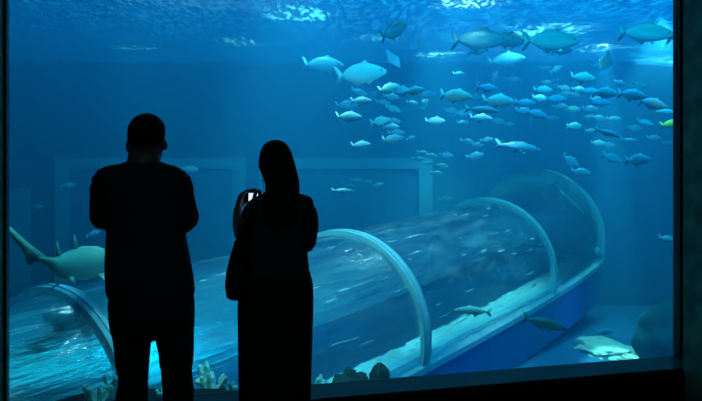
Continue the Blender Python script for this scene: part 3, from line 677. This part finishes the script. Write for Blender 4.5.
# hair: cap + long fall down the back, loose strand left
bm = bmesh.new()
tab = [(Z(139.6), .002, .008, .006, 0), (Z(140.2), -.014, .022, .025, 0), (Z(141.6), -.031, .038, .047, -.002), (Z(144), -.045, .051, .066, -.002), (Z(147), -.055, .061, .080, -.003), (Z(152), -.063, .073, .090, -.008), (Z(160), -.068, .085, .086, -.022), (Z(167), -.067, .095, .070, -.040), (Z(175), -.050, .105, .052, -.055), (Z(183), -.036, .113, .042, -.066), (Z(192), -.034, .114, .034, -.078), (Z(205), -.04, .112, .026, -.092), (Z(217), -.03, .100, .018, -.100), (Z(226), -.01, .08, .010, -.104)]
loft(bm, [hring(z, a, b, r, yc, 30, 2.2) for z, a, b, r, yc in tab])
tube(bm, *smoothpts([(-.052, .03, Z(158)), (-.058, .03, Z(172)), (-.056, .025, Z(184)), (-.052, .03, Z(198))], [.010, .0045, .004, .003]), 8)
remesh('hair', bm, M['hair'], wom, .006, 2)
# blouse
bm = bmesh.new()
loft(bm, [hring(z, a, b, r, yc, 30, 2.4) for z, a, b, r, yc in [
 (1.05, -.140, .158, .112, 0), (1.08, -.132, .152, .106, 0), (1.13, -.122, .146, .100, 0), (1.19, -.118, .142, .100, 0), (1.26, -.120, .146, .104, .005), (1.32, -.118, .158, .104, .005), (1.36, -.112, .163, .096, 0), (1.39, -.098, .170, .085, 0), (1.412, -.082, .156, .072, -.002), (1.425, -.055, .105, .060, -.004), (1.435, -.040, .085, .052, -.004)]])
for pts, r in (([(-.075, .0, 1.372), (-.098, .01, 1.345), (-.118, .03, 1.305), (-.135, .05, 1.275)], [.040, .045, .042, .042]),
               ([(.120, .0, 1.368), (.138, .01, 1.335), (.148, .025, 1.295), (.146, .045, 1.255), (.136, .065, 1.22)], [.042, .048, .044, .042, .043])):
    p, rr = smoothpts(pts, r); tube(bm, p, rr, 16)
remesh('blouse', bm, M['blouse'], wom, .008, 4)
# skirt
bm = bmesh.new(); rings = []
for z, a, b, r in [(1.10, -.128, .145, .098), (1.07, -.140, .156, .108), (1.03, -.152, .166, .118), (.97, -.160, .168, .128), (.90, -.161, .167, .130), (.80, -.159, .163, .130), (.65, -.156, .158, .130), (.50, -.153, .153, .132), (.30, -.155, .155, .140), (.10, -.158, .160, .148), (.05, -.158, .160, .148)]:
    q = hring(z, a, b, r, 0, 96, 2.3); am_ = .006*max(0, (1.05-z))
    rings.append([(x*(1+am_/.15*math.sin(k/96*2*math.pi*14)), y*(1+am_/.12*math.sin(k/96*2*math.pi*14)), zz) for k, (x, y, zz) in enumerate(q)])
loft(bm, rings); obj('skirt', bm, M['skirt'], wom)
shoe(wom, -.075, .88); shoe(wom, .085, .88)
# shoulder bag (hangs from her shoulder: a thing of its own)
bag = empty('shoulder_bag', (wx-.165, PY-.03, Z(296))); tag(bag, "black shoulder bag hanging at the woman's left hip", 'bag')
bm = bmesh.new()
hb = Z(239)-Z(296)
loft(bm, [hring(z, a, b, r, 0, 30, 3.2) for z, a, b, r in [(0, -.025, .06, .07), (.012, -.038, .07, .085), (.06, -.043, .075, .10), (.12, -.036, .07, .098), (.18, -.022, .06, .088), (hb-.02, -.008, .05, .075), (hb, .002, .042, .066)]])
obj('bag_body', bm, M['leather'], bag)
bm = bmesh.new(); loft(bm, [hring(z, a, b, r, 0, 30, 3) for z, a, b, r in [(hb-.09, -.022, .064, .092), (hb-.005, -.004, .052, .08), (hb+.008, .004, .042, .068)]]); obj('flap', bm, M['leather'], bag)
bm = bmesh.new()
o0 = Vector((.02, -.05, hb))
pts = [(.02, -.055, hb-.01), (.04, -.085, hb+.06), (.07, -.098, hb+.11), (.085, -.088, hb+.165), (.092, -.06, hb+.205), (.095, .03, hb+.214), (.09, .10, hb+.18), (.075, .145, hb+.11), (.04, .12, hb+.04), (.02, .055, hb-.01)]
p, rr = smoothpts(pts, [.009]*len(pts)); tube(bm, p, rr, 8, .45); obj('strap', bm, M['leather'], bag)
# phone
ph = empty('phone', (wx-.080, PY+.258, 1.378)); tag(ph, 'phone with a glowing white screen held up by the woman', 'phone')
ph.rotation_euler = (R(-6), 0, 0)
bm = bmesh.new(); box(bm, -.078, .078, -.004, .004, -.038, .038); bmesh.ops.bevel(bm, geom=list(bm.edges), offset=.002, segments=2, affect='EDGES'); obj('phone_case', bm, M['phone'], ph)
bm = bmesh.new(); box(bm, -.073, .073, -.0055, -.0042, -.035, .035); obj('screen', bm, M['screen'], ph, False)['label'] = 'glowing white screen'

# ------------------------------------------------------------------ light
def area(name, loc, size, sizey, energy, col, rot=(0, 0, 0)):
    l = bpy.data.lights.new(name, 'AREA'); l.shape = 'RECTANGLE'; l.size = size; l.size_y = sizey; l.energy = energy; l.color = col
    o = bpy.data.objects.new(name, l); C.objects.link(o); o.location = loc; o.rotation_euler = rot; return o
area('tank_ceiling_light', (1.2, 9.8, 6.2), 13, 6, 300, (.0, .62, 1))
area('room_fill', (0, .6, 3.2), 2.5, 1.0, 9, (.35, .9, 1))  # unseen dim fill added to lift the visitors out of black
area('tank_front_light', (0.2, 5.9, 5.2), 6, 1.0, 110, (.0, .68, 1))
area('tank_fill_flood', (3.5, 6.6, 5.3), 6, .8, 1150, (.0, .46, 1), (R(44), 0, R(-10)))  # unseen floods added to brighten the lower tank and far wall
area('tank_fill_flood', (-4.0, 5.2, 5.3), 4, .8, 420, (.0, .47, 1), (R(50), 0, R(8)))
def spot(px, py, energy, ang_=46, z=4.7, col=(.10, .85, 1)):
    Y = (ZS-CZ)*F/(HY-py); x = (px-351)/F*Y; energy *= 4.6
    l = bpy.data.lights.new('tank_and_fill_spot', 'SPOT'); l.energy = energy; l.spot_size = R(ang_); l.spot_blend = .5; l.color = col; l.shadow_soft_size = .10
    o = bpy.data.objects.new('tank_and_fill_spot', l); C.objects.link(o); o.location = (x, Y, z)
spot(132, 47, 60, 36); spot(240, 43, 110, 38); spot(300, 15, 260, 46); spot(378, 38, 90, 36); spot(440, 54, 700, 40); spot(552, 31, 420, 60); spot(606, 48, 320, 44); spot(668, 60, 300, 60)
# spot over the sand mound and added spots brightening the painted streaks along the tunnel
def spot2(x, y, z, tx, ty, tz, energy, a, col=(.12, .85, 1), r=.08):
    l = bpy.data.lights.new('tank_and_fill_spot', 'SPOT'); l.energy = energy; l.spot_size = R(a); l.spot_blend = .6; l.color = col; l.shadow_soft_size = r
    o = bpy.data.objects.new('tank_and_fill_spot', l); C.objects.link(o); o.location = (x, y, z)
    o.rotation_euler = (Vector((tx, ty, tz))-Vector((x, y, z))).to_track_quat('-Z', 'Y').to_euler()
spot2(4.4, 12.3, 4.7, 3.8, 9.95, ZF, 15000, 10, (.15, .85, 1))
spot2(-2.6, 5.2, 5.0, -1.9, 5.6, 0, 420, 45)
spot2(-1.4, 4.9, 5.0, -.95, 5.9, .1, 1200, 34, (.25, .88, 1))
spot2(-.3, 6.6, 5.0, -.6, 8.0, .4, 3600, 40, (.25, .88, 1))
spot2(1.6, 8.0, 5.0, 1.2, 9.5, .6, 4000, 34, (.25, .88, 1))
for lx, ly in ((-2.22, 8.54), (-1.12, 7.08), (3.74, 12.05), (2.4, 12.46), (.9, 10.2)):
    area('tank_lamp', (lx, ly, 4.9), .34, .10, 16, (.25, .85, 1))
spot2(2.9, 6.0, 4.6, 3.3, 7.2, 1.9, 500, 12, (.25, 1, .2), .05)  # unseen spot added to brighten the yellow-green fish
# unseen strips added inside the tunnel to brighten the sandy ledge
for s in (.35, .75, 1.15, 1.55, 1.95, 2.3):
    q = sec(s, [(.70, .62)])[0]; t2 = tan(s)
    area('ledge_fill', q, .9, .04, 10, (.10, .85, 1), (0, 0, math.atan2(t2.y, t2.x)))
area('tank_near_fill', (-.6, 4.5, 4.6), 2.2, .4, 110, (.1, .8, 1))  # unseen fill added to brighten corals and rocks near the window
spot2(1.6, 5.6, 4.8, 1.15, 6.6, .14, 500, 9, (.15, .95, .9), .05)  # unseen spot added to brighten the pale fish over the ledge
# blue lamp strip low under the kerb
spot2(4.5, 10.9, -1.0, 3.1, 11.6, -.75, 22, 80, (.05, .12, 1), .1)
spot2(2.6, 7.2, -.9, 1.5, 9.3, -.9, 22, 80, (.05, .12, 1), .1)

wd = bpy.data.worlds.new('world'); S.world = wd; wd.use_nodes = True
wd.node_tree.nodes['Background'].inputs[0].default_value = (0, .01, .02, 1); wd.node_tree.nodes['Background'].inputs[1].default_value = .0
